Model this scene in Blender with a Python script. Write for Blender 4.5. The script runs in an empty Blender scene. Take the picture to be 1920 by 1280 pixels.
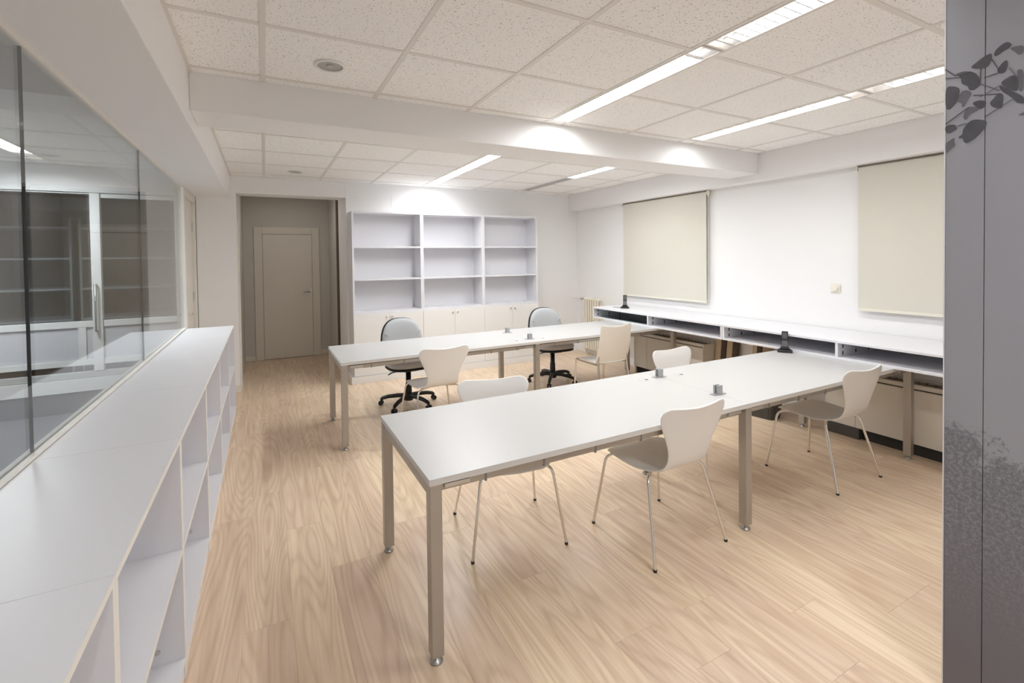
import bpy, bmesh, math, random
from mathutils import Vector, Matrix
random.seed(7)
PI = math.pi
SC = bpy.context.scene
COL = SC.collection

# ------------------------------------------------------------------ camera
F_PX, CX, CY = 864.56, 938.08, 500.23          # pinhole fit, image taken as 1920 x 1280
YAW, PITCH, ROLL, EYE = -0.4724, -0.0188, -0.0131, 1.594
cam_data = bpy.data.cameras.new('camera')
cam = bpy.data.objects.new('camera', cam_data); COL.objects.link(cam)
cam_data.sensor_fit = 'HORIZONTAL'; cam_data.sensor_width = 36.0
cam_data.lens = F_PX / 1920 * 36.0
cam_data.shift_x = (960 - CX) / 1920
cam_data.shift_y = (CY - 640) / 1920
cam_data.clip_start = 0.02
_cy, _sy, _cp, _sp = math.cos(YAW), math.sin(YAW), math.cos(PITCH), math.sin(PITCH)
fwd = Vector((-_sy*_cp, _cy*_cp, _sp)); rgt = Vector((_cy, _sy, 0)); upv = rgt.cross(fwd)
R_ = rgt*math.cos(ROLL) + upv*math.sin(ROLL); U_ = -rgt*math.sin(ROLL) + upv*math.cos(ROLL)
cam.matrix_world = Matrix(((R_.x, U_.x, -fwd.x, 0), (R_.y, U_.y, -fwd.y, 0), (R_.z, U_.z, -fwd.z, EYE), (0, 0, 0, 1)))
SC.camera = cam

# ------------------------------------------------------------------ world, exposure, lamp strength
world = bpy.data.worlds.new('world'); SC.world = world; world.use_nodes = True
world.node_tree.nodes['Background'].inputs[0].default_value = (0.5, 0.55, 0.65, 1)
world.node_tree.nodes['Background'].inputs[1].default_value = 0.02
SC.view_settings.view_transform = 'Standard'; SC.view_settings.look = 'None'
SC.view_settings.gamma = 1.0; SC.view_settings.use_curve_mapping = False
SC.view_settings.exposure = 0.56
SC.cycles.max_bounces = 16; SC.cycles.diffuse_bounces = 10; SC.cycles.transparent_max_bounces = 24
TUBE_WATT = 19.0                                # one fluorescent ceiling fitting
TUBE_COL = (0.962, 0.988, 1.01)

# ------------------------------------------------------------------ materials
def newmat(name):
    m = bpy.data.materials.new(name); m.use_nodes = True
    nt = m.node_tree; b = nt.nodes['Principled BSDF']
    return m, nt, b
def N(nt, typ, **kw):
    n = nt.nodes.new(typ)
    for k, v in kw.items(): setattr(n, k, v)
    return n
def simple(name, col, rough=0.5, metal=0.0, bump=0.0, bscale=60.0, var=0.0, spec=None):
    m, nt, b = newmat(name)
    b.inputs['Base Color'].default_value = (*col, 1); b.inputs['Roughness'].default_value = rough
    b.inputs['Metallic'].default_value = metal
    if spec is not None: b.inputs['Specular IOR Level'].default_value = spec
    tc = N(nt, 'ShaderNodeTexCoord')
    nz = N(nt, 'ShaderNodeTexNoise'); nz.inputs['Scale'].default_value = bscale; nz.inputs['Detail'].default_value = 3
    nt.links.new(tc.outputs['Object'], nz.inputs['Vector'])
    if var > 0:
        mx = N(nt, 'ShaderNodeMix', data_type='RGBA')
        mx.inputs[6].default_value = (*[c*(1-var) for c in col], 1); mx.inputs[7].default_value = (*[min(1, c*(1+var)) for c in col], 1)
        nt.links.new(nz.outputs['Fac'], mx.inputs[0]); nt.links.new(mx.outputs[2], b.inputs['Base Color'])
    if bump > 0:
        bp = N(nt, 'ShaderNodeBump'); bp.inputs['Strength'].default_value = bump; bp.inputs['Distance'].default_value = 0.002
        nt.links.new(nz.outputs['Fac'], bp.inputs['Height']); nt.links.new(bp.outputs['Normal'], b.inputs['Normal'])
    return m
M = {}
M['wall'] = simple('wall_paint', (0.85, 0.848, 0.85), 0.75, bump=0.08, bscale=90, var=0.012)
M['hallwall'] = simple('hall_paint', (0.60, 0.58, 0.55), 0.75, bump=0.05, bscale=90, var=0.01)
M['tbar'] = simple('ceiling_grid_metal', (0.76, 0.735, 0.70), 0.45)
M['cool'] = simple('cool_white_laminate', (0.75, 0.75, 0.78), 0.38, bump=0.02, bscale=300)
M['edge'] = simple('edge_band', (0.80, 0.775, 0.73), 0.5)
M['warm'] = simple('warm_white_laminate', (0.83, 0.82, 0.80), 0.42, bump=0.015, bscale=300)
M['door'] = simple('door_lacquer', (0.78, 0.75, 0.69), 0.45)
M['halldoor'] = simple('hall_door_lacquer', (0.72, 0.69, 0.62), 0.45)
M['desk'] = simple('desk_laminate', (0.53, 0.525, 0.515), 0.33, bump=0.015, bscale=400)
M['deskedge'] = simple('desk_edge_band', (0.66, 0.64, 0.61), 0.5)
M['alu'] = simple('satin_aluminium', (0.46, 0.43, 0.39), 0.42, metal=0.75, bump=0.02, bscale=200)
M['tray'] = simple('cable_tray_steel', (0.25, 0.25, 0.25), 0.5, metal=0.5)
M['chrome'] = simple('chrome', (0.80, 0.78, 0.75), 0.14, metal=1.0)
M['steel'] = simple('brushed_steel', (0.60, 0.59, 0.57), 0.3, metal=1.0)
M['shell'] = simple('white_chair_lacquer', (0.80, 0.785, 0.76), 0.32)
M['cream'] = simple('cream_chair_veneer', (0.80, 0.75, 0.675), 0.4)
M['fabric'] = simple('blue_grey_fabric', (0.44, 0.455, 0.47), 0.9, bump=0.4, bscale=900, var=0.04, spec=0.2)
M['seatfab'] = simple('grey_fabric', (0.52, 0.52, 0.52), 0.9, bump=0.4, bscale=900, var=0.04, spec=0.2)
M['black'] = simple('black_plastic', (0.012, 0.011, 0.011), 0.45, bump=0.05, bscale=400)
M['phone'] = simple('phone_plastic', (0.02, 0.02, 0.022), 0.35)
M['key'] = simple('phone_keys', (0.32, 0.32, 0.33), 0.5)
M['screen'] = simple('phone_screen', (0.10, 0.11, 0.10), 0.15)
M['blind'] = simple('cream_blind_fabric', (0.66, 0.64, 0.565), 0.85, bump=0.15, bscale=700, var=0.01, spec=0.2)
M['blindbar'] = simple('cream_plastic', (0.76, 0.73, 0.63), 0.5)
M['rail'] = simple('grey_rail', (0.36, 0.33, 0.28), 0.5)
M['radiator'] = simple('radiator_enamel', (0.80, 0.755, 0.645), 0.4)
M['switch'] = simple('cream_switch_plastic', (0.83, 0.80, 0.70), 0.4)
M['grommet'] = simple('grey_plastic', (0.50, 0.50, 0.49), 0.5)
M['clamp'] = simple('clamp_metal', (0.42, 0.42, 0.43), 0.4, metal=0.5)
M['darkgap'] = simple('dark_slot', (0.03, 0.028, 0.025), 0.7)
M['convector'] = simple('convector_enamel', (0.72, 0.685, 0.62), 0.5)
M['wooddark'] = simple('dark_wood', (0.075, 0.05, 0.035), 0.5, bump=0.1, bscale=80, var=0.2)
M['woodlight'] = simple('pale_board', (0.58, 0.48, 0.34), 0.6, bump=0.1, bscale=40, var=0.08)
M['woodtan'] = simple('tan_board', (0.40, 0.29, 0.18), 0.6, bump=0.1, bscale=40, var=0.1)
M['bin'] = simple('bin_plastic', (0.07, 0.063, 0.055), 0.5)
M['carpet'] = simple('office_carpet', (0.13, 0.133, 0.145), 0.95, bump=0.5, bscale=500, var=0.08, spec=0.1)
M['officedark'] = simple('dark_room_paint', (0.5, 0.5, 0.5), 0.8, var=0.03)
M['officewhite'] = simple('office_frame_white', (0.78, 0.78, 0.77), 0.4)
M['officepanel'] = simple('office_panel', (0.62, 0.62, 0.66), 0.45)
M['reflector'] = simple('reflector_aluminium', (0.93, 0.93, 0.94), 0.25, metal=0.6)
M['footsteel'] = simple('foot_steel', (0.45, 0.44, 0.42), 0.35, metal=0.9)
M['seal'] = simple('dark_joint_seal', (0.05, 0.055, 0.055), 0.4)
M['cupgrey'] = simple('downlight_cup', (0.42, 0.42, 0.40), 0.35)
M['leafdark'] = simple('print_leaf_dark', (0.085, 0.086, 0.10), 0.45, var=0.25, bscale=30)
M['leafmid'] = simple('print_leaf_mid', (0.14, 0.142, 0.162), 0.45, var=0.25, bscale=30)

def glassmat(name, tint, rough=0.0):
    m, nt, b = newmat(name); nt.nodes.remove(b)
    out = nt.nodes['Material Output']
    lw = N(nt, 'ShaderNodeLayerWeight'); lw.inputs['Blend'].default_value = 0.5      # facing = 1 - |cos|: Schlick reflectance, same from both sides
    pw = N(nt, 'ShaderNodeMath', operation='POWER'); pw.inputs[1].default_value = 4.2
    fr = N(nt, 'ShaderNodeMath', operation='MULTIPLY_ADD'); fr.inputs[1].default_value = 0.91; fr.inputs[2].default_value = 0.09
    nt.links.new(lw.outputs['Facing'], pw.inputs[0]); nt.links.new(pw.outputs[0], fr.inputs[0])
    tr = N(nt, 'ShaderNodeBsdfTransparent'); tr.inputs['Color'].default_value = (*tint, 1)
    gl = N(nt, 'ShaderNodeBsdfGlossy'); gl.inputs['Roughness'].default_value = rough
    mx = N(nt, 'ShaderNodeMixShader')
    nt.links.new(fr.outputs[0], mx.inputs[0]); nt.links.new(tr.outputs[0], mx.inputs[1]); nt.links.new(gl.outputs[0], mx.inputs[2])
    nt.links.new(mx.outputs[0], out.inputs['Surface'])
    return m
M['glass'] = glassmat('partition_glass', (0.935, 0.965, 0.97))
M['greenglass'] = glassmat('green_glass_sheet', (0.80, 0.90, 0.87))

def emit(name, col, s):
    m, nt, b = newmat(name)
    b.inputs['Base Color'].default_value = (*col, 1)
    b.inputs['Emission Color'].default_value = (*col, 1); b.inputs['Emission Strength'].default_value = s
    return m
M['tube'] = emit('fluorescent_tube', (1.0, 0.97, 0.93), 6.0)
M['tubeoff'] = simple('unlit_tube', (0.8, 0.8, 0.8), 0.3)

def tilemat():
    m, nt, b = newmat('mineral_fibre_tile')
    b.inputs['Roughness'].default_value = 0.9
    tc = N(nt, 'ShaderNodeTexCoord'); oi = N(nt, 'ShaderNodeObjectInfo')
    ad = N(nt, 'ShaderNodeVectorMath', operation='ADD'); sc = N(nt, 'ShaderNodeVectorMath', operation='SCALE')
    cb = N(nt, 'ShaderNodeCombineXYZ')
    for i in range(3): nt.links.new(oi.outputs['Random'], cb.inputs[i])
    nt.links.new(cb.outputs[0], sc.inputs[0]); sc.inputs['Scale'].default_value = 37.0
    nt.links.new(tc.outputs['Object'], ad.inputs[0]); nt.links.new(sc.outputs[0], ad.inputs[1])
    n1 = N(nt, 'ShaderNodeTexNoise'); n1.inputs['Scale'].default_value = 120; n1.inputs['Detail'].default_value = 2.5
    n1.inputs['Roughness'].default_value = 0.6
    nt.links.new(ad.outputs[0], n1.inputs['Vector'])
    rp = N(nt, 'ShaderNodeValToRGB')
    rp.color_ramp.elements[0].position = 0.335; rp.color_ramp.elements[0].color = (0.40, 0.385, 0.36, 1)
    rp.color_ramp.elements[1].position = 0.385; rp.color_ramp.elements[1].color = (0.92, 0.915, 0.90, 1)
    nt.links.new(n1.outputs['Fac'], rp.inputs[0]); nt.links.new(rp.outputs[0], b.inputs['Base Color'])
    bp = N(nt, 'ShaderNodeBump'); bp.inputs['Strength'].default_value = 0.3; bp.inputs['Distance'].default_value = 0.002
    nt.links.new(rp.outputs[0], bp.inputs['Height']); nt.links.new(bp.outputs['Normal'], b.inputs['Normal'])
    return m
M['tile'] = tilemat()

def oakmat():
    m, nt, b = newmat('pale_oak_laminate')
    b.inputs['Roughness'].default_value = 0.33
    tc = N(nt, 'ShaderNodeTexCoord'); oi = N(nt, 'ShaderNodeObjectInfo')
    cb = N(nt, 'ShaderNodeCombineXYZ')
    for i in range(3): nt.links.new(oi.outputs['Random'], cb.inputs[i])
    sc = N(nt, 'ShaderNodeVectorMath', operation='SCALE'); sc.inputs['Scale'].default_value = 53.0
    nt.links.new(cb.outputs[0], sc.inputs[0])
    ad = N(nt, 'ShaderNodeVectorMath', operation='ADD')
    nt.links.new(tc.outputs['Object'], ad.inputs[0]); nt.links.new(sc.outputs[0], ad.inputs[1])
    # long streaks along the plank
    mp = N(nt, 'ShaderNodeMapping'); mp.inputs['Scale'].default_value = (34, 1.3, 1)
    nt.links.new(ad.outputs[0], mp.inputs['Vector'])
    n1 = N(nt, 'ShaderNodeTexNoise'); n1.inputs['Scale'].default_value = 1.0; n1.inputs['Detail'].default_value = 5; n1.inputs['Roughness'].default_value = 0.62
    nt.links.new(mp.outputs[0], n1.inputs['Vector'])
    # cathedral growth rings: contour lines of a stretched low-frequency field
    mp2 = N(nt, 'ShaderNodeMapping'); mp2.inputs['Scale'].default_value = (5.0, 0.62, 1)
    nt.links.new(ad.outputs[0], mp2.inputs['Vector'])
    n2 = N(nt, 'ShaderNodeTexNoise'); n2.inputs['Scale'].default_value = 1.0; n2.inputs['Detail'].default_value = 1.0
    nt.links.new(mp2.outputs[0], n2.inputs['Vector'])
    mu = N(nt, 'ShaderNodeMath', operation='MULTIPLY'); mu.inputs[1].default_value = 115.0
    nt.links.new(n2.outputs['Fac'], mu.inputs[0])
    sn = N(nt, 'ShaderNodeMath', operation='SINE'); nt.links.new(mu.outputs[0], sn.inputs[0])
    mr = N(nt, 'ShaderNodeMapRange'); mr.inputs[1].default_value = -1; mr.inputs[2].default_value = 1
    nt.links.new(sn.outputs[0], mr.inputs[0])
    pw = N(nt, 'ShaderNodeMath', operation='POWER'); pw.inputs[1].default_value = 2.2
    nt.links.new(mr.outputs[0], pw.inputs[0])
    r1 = N(nt, 'ShaderNodeValToRGB')
    r1.color_ramp.elements[0].position = 0.28; r1.color_ramp.elements[0].color = (0.64, 0.475, 0.325, 1)
    r1.color_ramp.elements[1].position = 0.62; r1.color_ramp.elements[1].color = (0.80, 0.635, 0.455, 1)
    nt.links.new(n1.outputs['Fac'], r1.inputs[0])
    mx = N(nt, 'ShaderNodeMix', data_type='RGBA', blend_type='MULTIPLY')
    mx.inputs[7].default_value = (0.86, 0.81, 0.765, 1)
    m3 = N(nt, 'ShaderNodeMath', operation='MULTIPLY'); m3.inputs[1].default_value = 0.8
    nt.links.new(pw.outputs[0], m3.inputs[0]); nt.links.new(m3.outputs[0], mx.inputs[0])
    nt.links.new(r1.outputs[0], mx.inputs[6])
    # plank to plank tone
    hs = N(nt, 'ShaderNodeHueSaturation')
    v = N(nt, 'ShaderNodeMapRange'); v.inputs[3].default_value = 0.93; v.inputs[4].default_value = 1.05
    nt.links.new(oi.outputs['Random'], v.inputs[0]); nt.links.new(v.outputs[0], hs.inputs['Value'])
    hu = N(nt, 'ShaderNodeMapRange'); hu.inputs[3].default_value = 0.493; hu.inputs[4].default_value = 0.504
    nt.links.new(oi.outputs['Random'], hu.inputs[0]); nt.links.new(hu.outputs[0], hs.inputs['Hue'])
    hs.inputs['Saturation'].default_value = 0.95
    nt.links.new(mx.outputs[2], hs.inputs['Color']); nt.links.new(hs.outputs[0], b.inputs['Base Color'])
    bp = N(nt, 'ShaderNodeBump'); bp.inputs['Strength'].default_value = 0.06; bp.inputs['Distance'].default_value = 0.001
    nt.links.new(n1.outputs['Fac'], bp.inputs['Height']); nt.links.new(bp.outputs['Normal'], b.inputs['Normal'])
    return m
M['oak'] = oakmat()

def printmat():
    # grey photo print: plain sky above, a hazy tree canopy below, leaf specks inside it
    m, nt, b = newmat('grey_photo_print')
    b.inputs['Roughness'].default_value = 0.6
    ge = N(nt, 'ShaderNodeNewGeometry'); sx = N(nt, 'ShaderNodeSeparateXYZ')
    nt.links.new(ge.outputs['Position'], sx.inputs[0])
    def noise(s, d, r=0.6):
        n = N(nt, 'ShaderNodeTexNoise'); n.inputs['Scale'].default_value = s; n.inputs['Detail'].default_value = d; n.inputs['Roughness'].default_value = r
        nt.links.new(ge.outputs['Position'], n.inputs['Vector']); return n
    crown = noise(9, 1); twig = noise(75, 5, 0.8); leaf = noise(85, 4, 0.8)
    def mth(op, a, bb):
        n = N(nt, 'ShaderNodeMath', operation=op)
        for i, x in enumerate((a, bb)):
            if isinstance(x, (int, float)): n.inputs[i].default_value = x
            else: nt.links.new(x, n.inputs[i])
        return n.outputs[0]
    top = mth('ADD', 0.60, mth('MULTIPLY', crown.outputs['Fac'], 0.62))
    top = mth('ADD', top, mth('MULTIPLY', mth('SUBTRACT', twig.outputs['Fac'], 0.5), 0.62))
    inside = N(nt, 'ShaderNodeMapRange'); inside.inputs[1].default_value = -0.015; inside.inputs[2].default_value = 0.03
    nt.links.new(mth('SUBTRACT', top, sx.outputs['Z']), inside.inputs[0])
    rp = N(nt, 'ShaderNodeValToRGB')
    rp.color_ramp.elements[0].position = 0.44; rp.color_ramp.elements[0].color = (0.165, 0.165, 0.19, 1)
    rp.color_ramp.elements[1].position = 0.68; rp.color_ramp.elements[1].color = (0.31, 0.315, 0.355, 1)
    nt.links.new(leaf.outputs['Fac'], rp.inputs[0])
    # deeper down the canopy print is denser
    deep = N(nt, 'ShaderNodeMapRange'); deep.inputs[1].default_value = 0.25; deep.inputs[2].default_value = 0.7
    nt.links.new(sx.outputs['Z'], deep.inputs[0])
    m2 = N(nt, 'ShaderNodeMix', data_type='RGBA'); m2.inputs[6].default_value = (0.17, 0.168, 0.192, 1)
    nt.links.new(deep.outputs[0], m2.inputs[0]); nt.links.new(rp.outputs[0], m2.inputs[7])
    mx = N(nt, 'ShaderNodeMix', data_type='RGBA'); mx.inputs[6].default_value = (0.33, 0.335, 0.375, 1)
    nt.links.new(inside.outputs[0], mx.inputs[0]); nt.links.new(m2.outputs[2], mx.inputs[7])
    nt.links.new(mx.outputs[2], b.inputs['Base Color'])
    return m
M['print'] = printmat()

# ------------------------------------------------------------------ mesh helpers
class MB:
    def __init__(s): s.v = []; s.f = []; s.sm = []; s.mi = []; s.cur = 0
    def add(s, vs, fs, smooth=False):
        o = len(s.v); s.v += [tuple(x) for x in vs]
        for f in fs: s.f.append([o+i for i in f]); s.sm.append(smooth); s.mi.append(s.cur)
        return s
    def box(s, x0, x1, y0, y1, z0, z1):
        vs = [(x, y, z) for z in (z0, z1) for y in (y0, y1) for x in (x0, x1)]
        return s.add(vs, [(0,2,3,1), (4,5,7,6), (0,1,5,4), (2,6,7,3), (0,4,6,2), (1,3,7,5)])
    def tube(s, pts, r, seg=10, cap=True, r_end=None):
        pts = [Vector(p) for p in pts]; n = len(pts); rings = []
        t0 = (pts[1]-pts[0]).normalized()
        a = Vector((0,0,1)) if abs(t0.z) < 0.9 else Vector((1,0,0))
        nrm = (a - t0*a.dot(t0)).normalized()
        vs = []
        for i in range(n):
            t = ((pts[min(i+1,n-1)]-pts[max(i-1,0)])).normalized()
            nrm = (nrm - t*nrm.dot(t)).normalized(); bn = t.cross(nrm)
            rr = r if r_end is None else r + (r_end-r)*i/(n-1)
            for k in range(seg):
                an = 2*PI*k/seg; vs.append(pts[i] + (nrm*math.cos(an)+bn*math.sin(an))*rr)
        fs = [(i*seg+k, i*seg+(k+1)%seg, (i+1)*seg+(k+1)%seg, (i+1)*seg+k) for i in range(n-1) for k in range(seg)]
        s.add(vs, fs, True)
        if cap:
            s.add(vs[:seg], [tuple(range(seg))[::-1]]); s.add(vs[-seg:], [tuple(range(seg))])
        return s
    def lathe(s, prof, c=(0,0,0), seg=20, cap=True):
        vs = []; n = len(prof)
        for r, z in prof:
            for k in range(seg):
                an = 2*PI*k/seg; vs.append((c[0]+r*math.cos(an), c[1]+r*math.sin(an), c[2]+z))
        fs = [(i*seg+k, i*seg+(k+1)%seg, (i+1)*seg+(k+1)%seg, (i+1)*seg+k) for i in range(n-1) for k in range(seg)]
        s.add(vs, fs, True)
        if cap and prof[0][0] > 1e-5: s.add(vs[:seg], [tuple(range(seg))[::-1]])
        if cap and prof[-1][0] > 1e-5: s.add(vs[-seg:], [tuple(range(seg))])
        return s
    def prism(s, poly, h0, h1, plane='xy'):
        def mk(a, b, h): return {'xy': (a, b, h), 'yz': (h, a, b), 'xz': (a, h, b)}[plane]
        n = len(poly); vs = [mk(a, b, h0) for a, b in poly] + [mk(a, b, h1) for a, b in poly]
        return s.add(vs, [tuple(range(n))[::-1], tuple(range(n, 2*n))] + [(i, (i+1)%n, n+(i+1)%n, n+i) for i in range(n)])
    def mesh(s, name):
        me = bpy.data.meshes.new(name); me.from_pydata(s.v, [], s.f)
        me.polygons.foreach_set('use_smooth', s.sm); me.polygons.foreach_set('material_index', s.mi)
        bm = bmesh.new(); bm.from_mesh(me); bmesh.ops.recalc_face_normals(bm, faces=bm.faces[:]); bm.to_mesh(me); bm.free()
        me.update(); return me
    def build(s, name, mat, parent=None, loc=(0,0,0), bevel=0.0, segs=2):
        return place(name, s.mesh(name), mat, parent, loc, bevel, segs)
def place(name, me, mat, parent=None, loc=(0,0,0), bevel=0.0, segs=2, rot=(0,0,0)):
    o = bpy.data.objects.new(name, me)
    for m in (mat if isinstance(mat, (list, tuple)) else [mat]):
        if len(me.materials) < (len(mat) if isinstance(mat, (list, tuple)) else 1): me.materials.append(m)
    COL.objects.link(o); o.location = loc; o.rotation_euler = rot
    if parent: o.parent = parent
    if bevel > 0:
        b = o.modifiers.new('bevel', 'BEVEL'); b.width = bevel; b.segments = segs; b.limit_method = 'ANGLE'
    return o
def thing(name, label, cat, loc=(0,0,0), rotz=0.0, group=None):
    o = bpy.data.objects.new(name, None); COL.objects.link(o); o.empty_display_size = 0.1
    o.location = loc; o.rotation_euler = (0, 0, rotz); return tag(o, label, cat, group)
def tag(o, label, cat, group=None):
    o['label'] = label; o['category'] = cat
    if group: o['group'] = group
    return o
def struct(name, mb, mat, label=None, parent=None, **kw):
    o = mb.build(name, mat, parent, **kw)
    if not parent: o['kind'] = 'structure'
    if label: o['label'] = label
    return o
def dup(root, loc, rotz, label, group=None):
    r = root.copy(); COL.objects.link(r); r.location = loc; r.rotation_euler = (0, 0, rotz); r['label'] = label
    if group: r['group'] = group
    for ch in list(root.children):
        c = ch.copy(); COL.objects.link(c); c.parent = r
        for g in list(ch.children):
            d = g.copy(); COL.objects.link(d); d.parent = c
    return r
_cache = {}
def boxmesh(name, sx, sy, sz, ch=0.0):
    """box with its base centre at the origin and a chamfer round its top edge; shared between equal pieces"""
    k = (name, round(sx, 4), round(sy, 4), round(sz, 4))
    if k not in _cache:
        b = MB(); hx, hy = sx/2, sy/2
        if ch > 0:
            vs = [(-hx,-hy,0),(hx,-hy,0),(hx,hy,0),(-hx,hy,0),(-hx,-hy,sz-ch),(hx,-hy,sz-ch),(hx,hy,sz-ch),(-hx,hy,sz-ch),
                  (-hx+ch,-hy+ch,sz),(hx-ch,-hy+ch,sz),(hx-ch,hy-ch,sz),(-hx+ch,hy-ch,sz)]
            fs = [(3,2,1,0)] + [(i,(i+1)%4,4+(i+1)%4,4+i) for i in range(4)] + [(4+i,4+(i+1)%4,8+(i+1)%4,8+i) for i in range(4)] + [(8,9,10,11)]
            b.add(vs, fs)
        else: b.box(-hx, hx, -hy, hy, 0, sz)
        _cache[k] = b.mesh(name)
    return _cache[k]

# ------------------------------------------------------------------ key dimensions (metres)
X_GLASS, X_BEAM, X_SOF, X_WALL = -0.735, -0.355, 4.615, 4.767
Y_B0, Y_B1, Y_REAR, Y_DOORWALL = 3.077, 3.42, 6.445, 8.357
Z_C1, Z_C2, Z_CROSS, Z_LBEAM, Z_SOF, Z_OPEN = 2.650, 2.638, 2.4387, 2.362, 2.375, 2.430
X_O0, X_O1 = -0.296, 0.982
X_PAN, Y_PAN = 2.165, 0.748

# ------------------------------------------------------------------ the setting
b = MB().box(-0.40, X_WALL+0.15, -2.6, 8.6, -0.06, -0.012).box(X_GLASS-0.03, -0.40, 5.60, Y_REAR, -0.06, -0.012)
floor = struct('floor', b, M['woodtan'], 'pale oak laminate floor of long planks')
PW, PL = 0.196, 1.29
nx = int(math.ceil((X_WALL+0.31)/PW))
for i in range(nx):
    x0 = -0.31 + i*PW; x1 = min(x0+PW, X_WALL)
    if x1-x0 < 0.02: continue
    yend = Y_DOORWALL if x0 < X_O1-0.02 else Y_REAR
    ystart = -2.5 if x0 < X_PAN else -0.6
    y = ystart - random.choice((0.15, 0.42, 0.69, 0.96, 1.2))
    while y < yend-0.01:
        ya, yb = max(y, ystart), min(y+PL, yend)
        if yb-ya > 0.03:
            g = 0.0004
            place('plank', boxmesh('plank', x1-x0-g, yb-ya-g, 0.012, 0.0005), M['oak'], floor, ((x0+x1)/2, (ya+yb)/2, -0.012))
        y += PL

for x0, x1 in ((X_GLASS-0.03, -0.702), (-0.702, -0.506), (-0.506, -0.31)):      # the bit of floor in front of the cream door
    place('plank', boxmesh('plank', x1-x0-0.0004, Y_REAR-5.599, 0.012, 0.0005), M['oak'], floor, ((x0+x1)/2, (Y_REAR+5.599)/2, -0.012))
b = MB()
b.box(X_GLASS+0.03, X_O0, Y_REAR+0.005, Y_REAR+0.16, 0, 2.72)          # stub between glass door and hall
b.box(X_O0, X_O1, Y_REAR+0.005, Y_REAR+0.30, Z_OPEN, 2.72)              # header
b.box(X_O1, X_WALL+0.15, Y_REAR, Y_REAR+0.72, 0, 2.72)                  # wall behind the bookcases
struct('wall_rear', b, M['wall'])
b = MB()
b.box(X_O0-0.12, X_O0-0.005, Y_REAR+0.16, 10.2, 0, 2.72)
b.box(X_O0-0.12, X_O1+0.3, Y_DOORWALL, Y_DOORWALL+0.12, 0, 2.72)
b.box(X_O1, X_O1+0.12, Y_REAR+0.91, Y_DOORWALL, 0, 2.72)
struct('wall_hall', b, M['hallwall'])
struct('trim_1', MB().box(X_O1-0.012, X_O1+0.12, Y_REAR+0.725, Y_REAR+0.905, 0, 2.72), M['wooddark'], 'dark wood post on the right side of the hall')
b = MB().box(X_O0-0.005, X_O0+0.018, Y_REAR+0.20, Y_REAR+0.28, 0, 2.13)
struct('trim_2', b, M['door'], 'cream door casing strip on the left side of the hall', bevel=0.004)
struct('wall_right', MB().box(X_WALL, X_WALL+0.15, -0.7, Y_REAR, 0, 2.72), M['wall'])
struct('soffit_right', MB().box(X_SOF, X_WALL, -0.6, Y_REAR, Z_SOF, 2.69), M['wall'], bevel=0.006)
struct('beam_left', MB().box(X_GLASS-0.02, X_BEAM, -2.5, Y_REAR+0.004, Z_LBEAM, 2.69), M['wall'], bevel=0.006)
struct('beam_cross', MB().box(X_BEAM, X_SOF, Y_B0, Y_B1, Z_CROSS, 2.69), M['wall'], bevel=0.006)
b = MB().box(-3.5, X_PAN+0.04, -2.62, -2.5, 0, 2.72).box(X_PAN+0.04, X_WALL+0.15, -0.72, -0.6, 0, 2.72)
struct('wall_front', b, M['wall'])
ceiling = struct('ceiling', MB().box(-3.5, X_WALL+0.15, -2.6, 10.2, 2.70, 2.80), M['wall'], 'suspended ceiling of speckled mineral tiles in a white grid')
struct('ceiling_hall', MB().box(X_O0-0.005, X_O1, Y_REAR+0.30, Y_DOORWALL, 2.64, 2.69), M['hallwall'])

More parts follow.
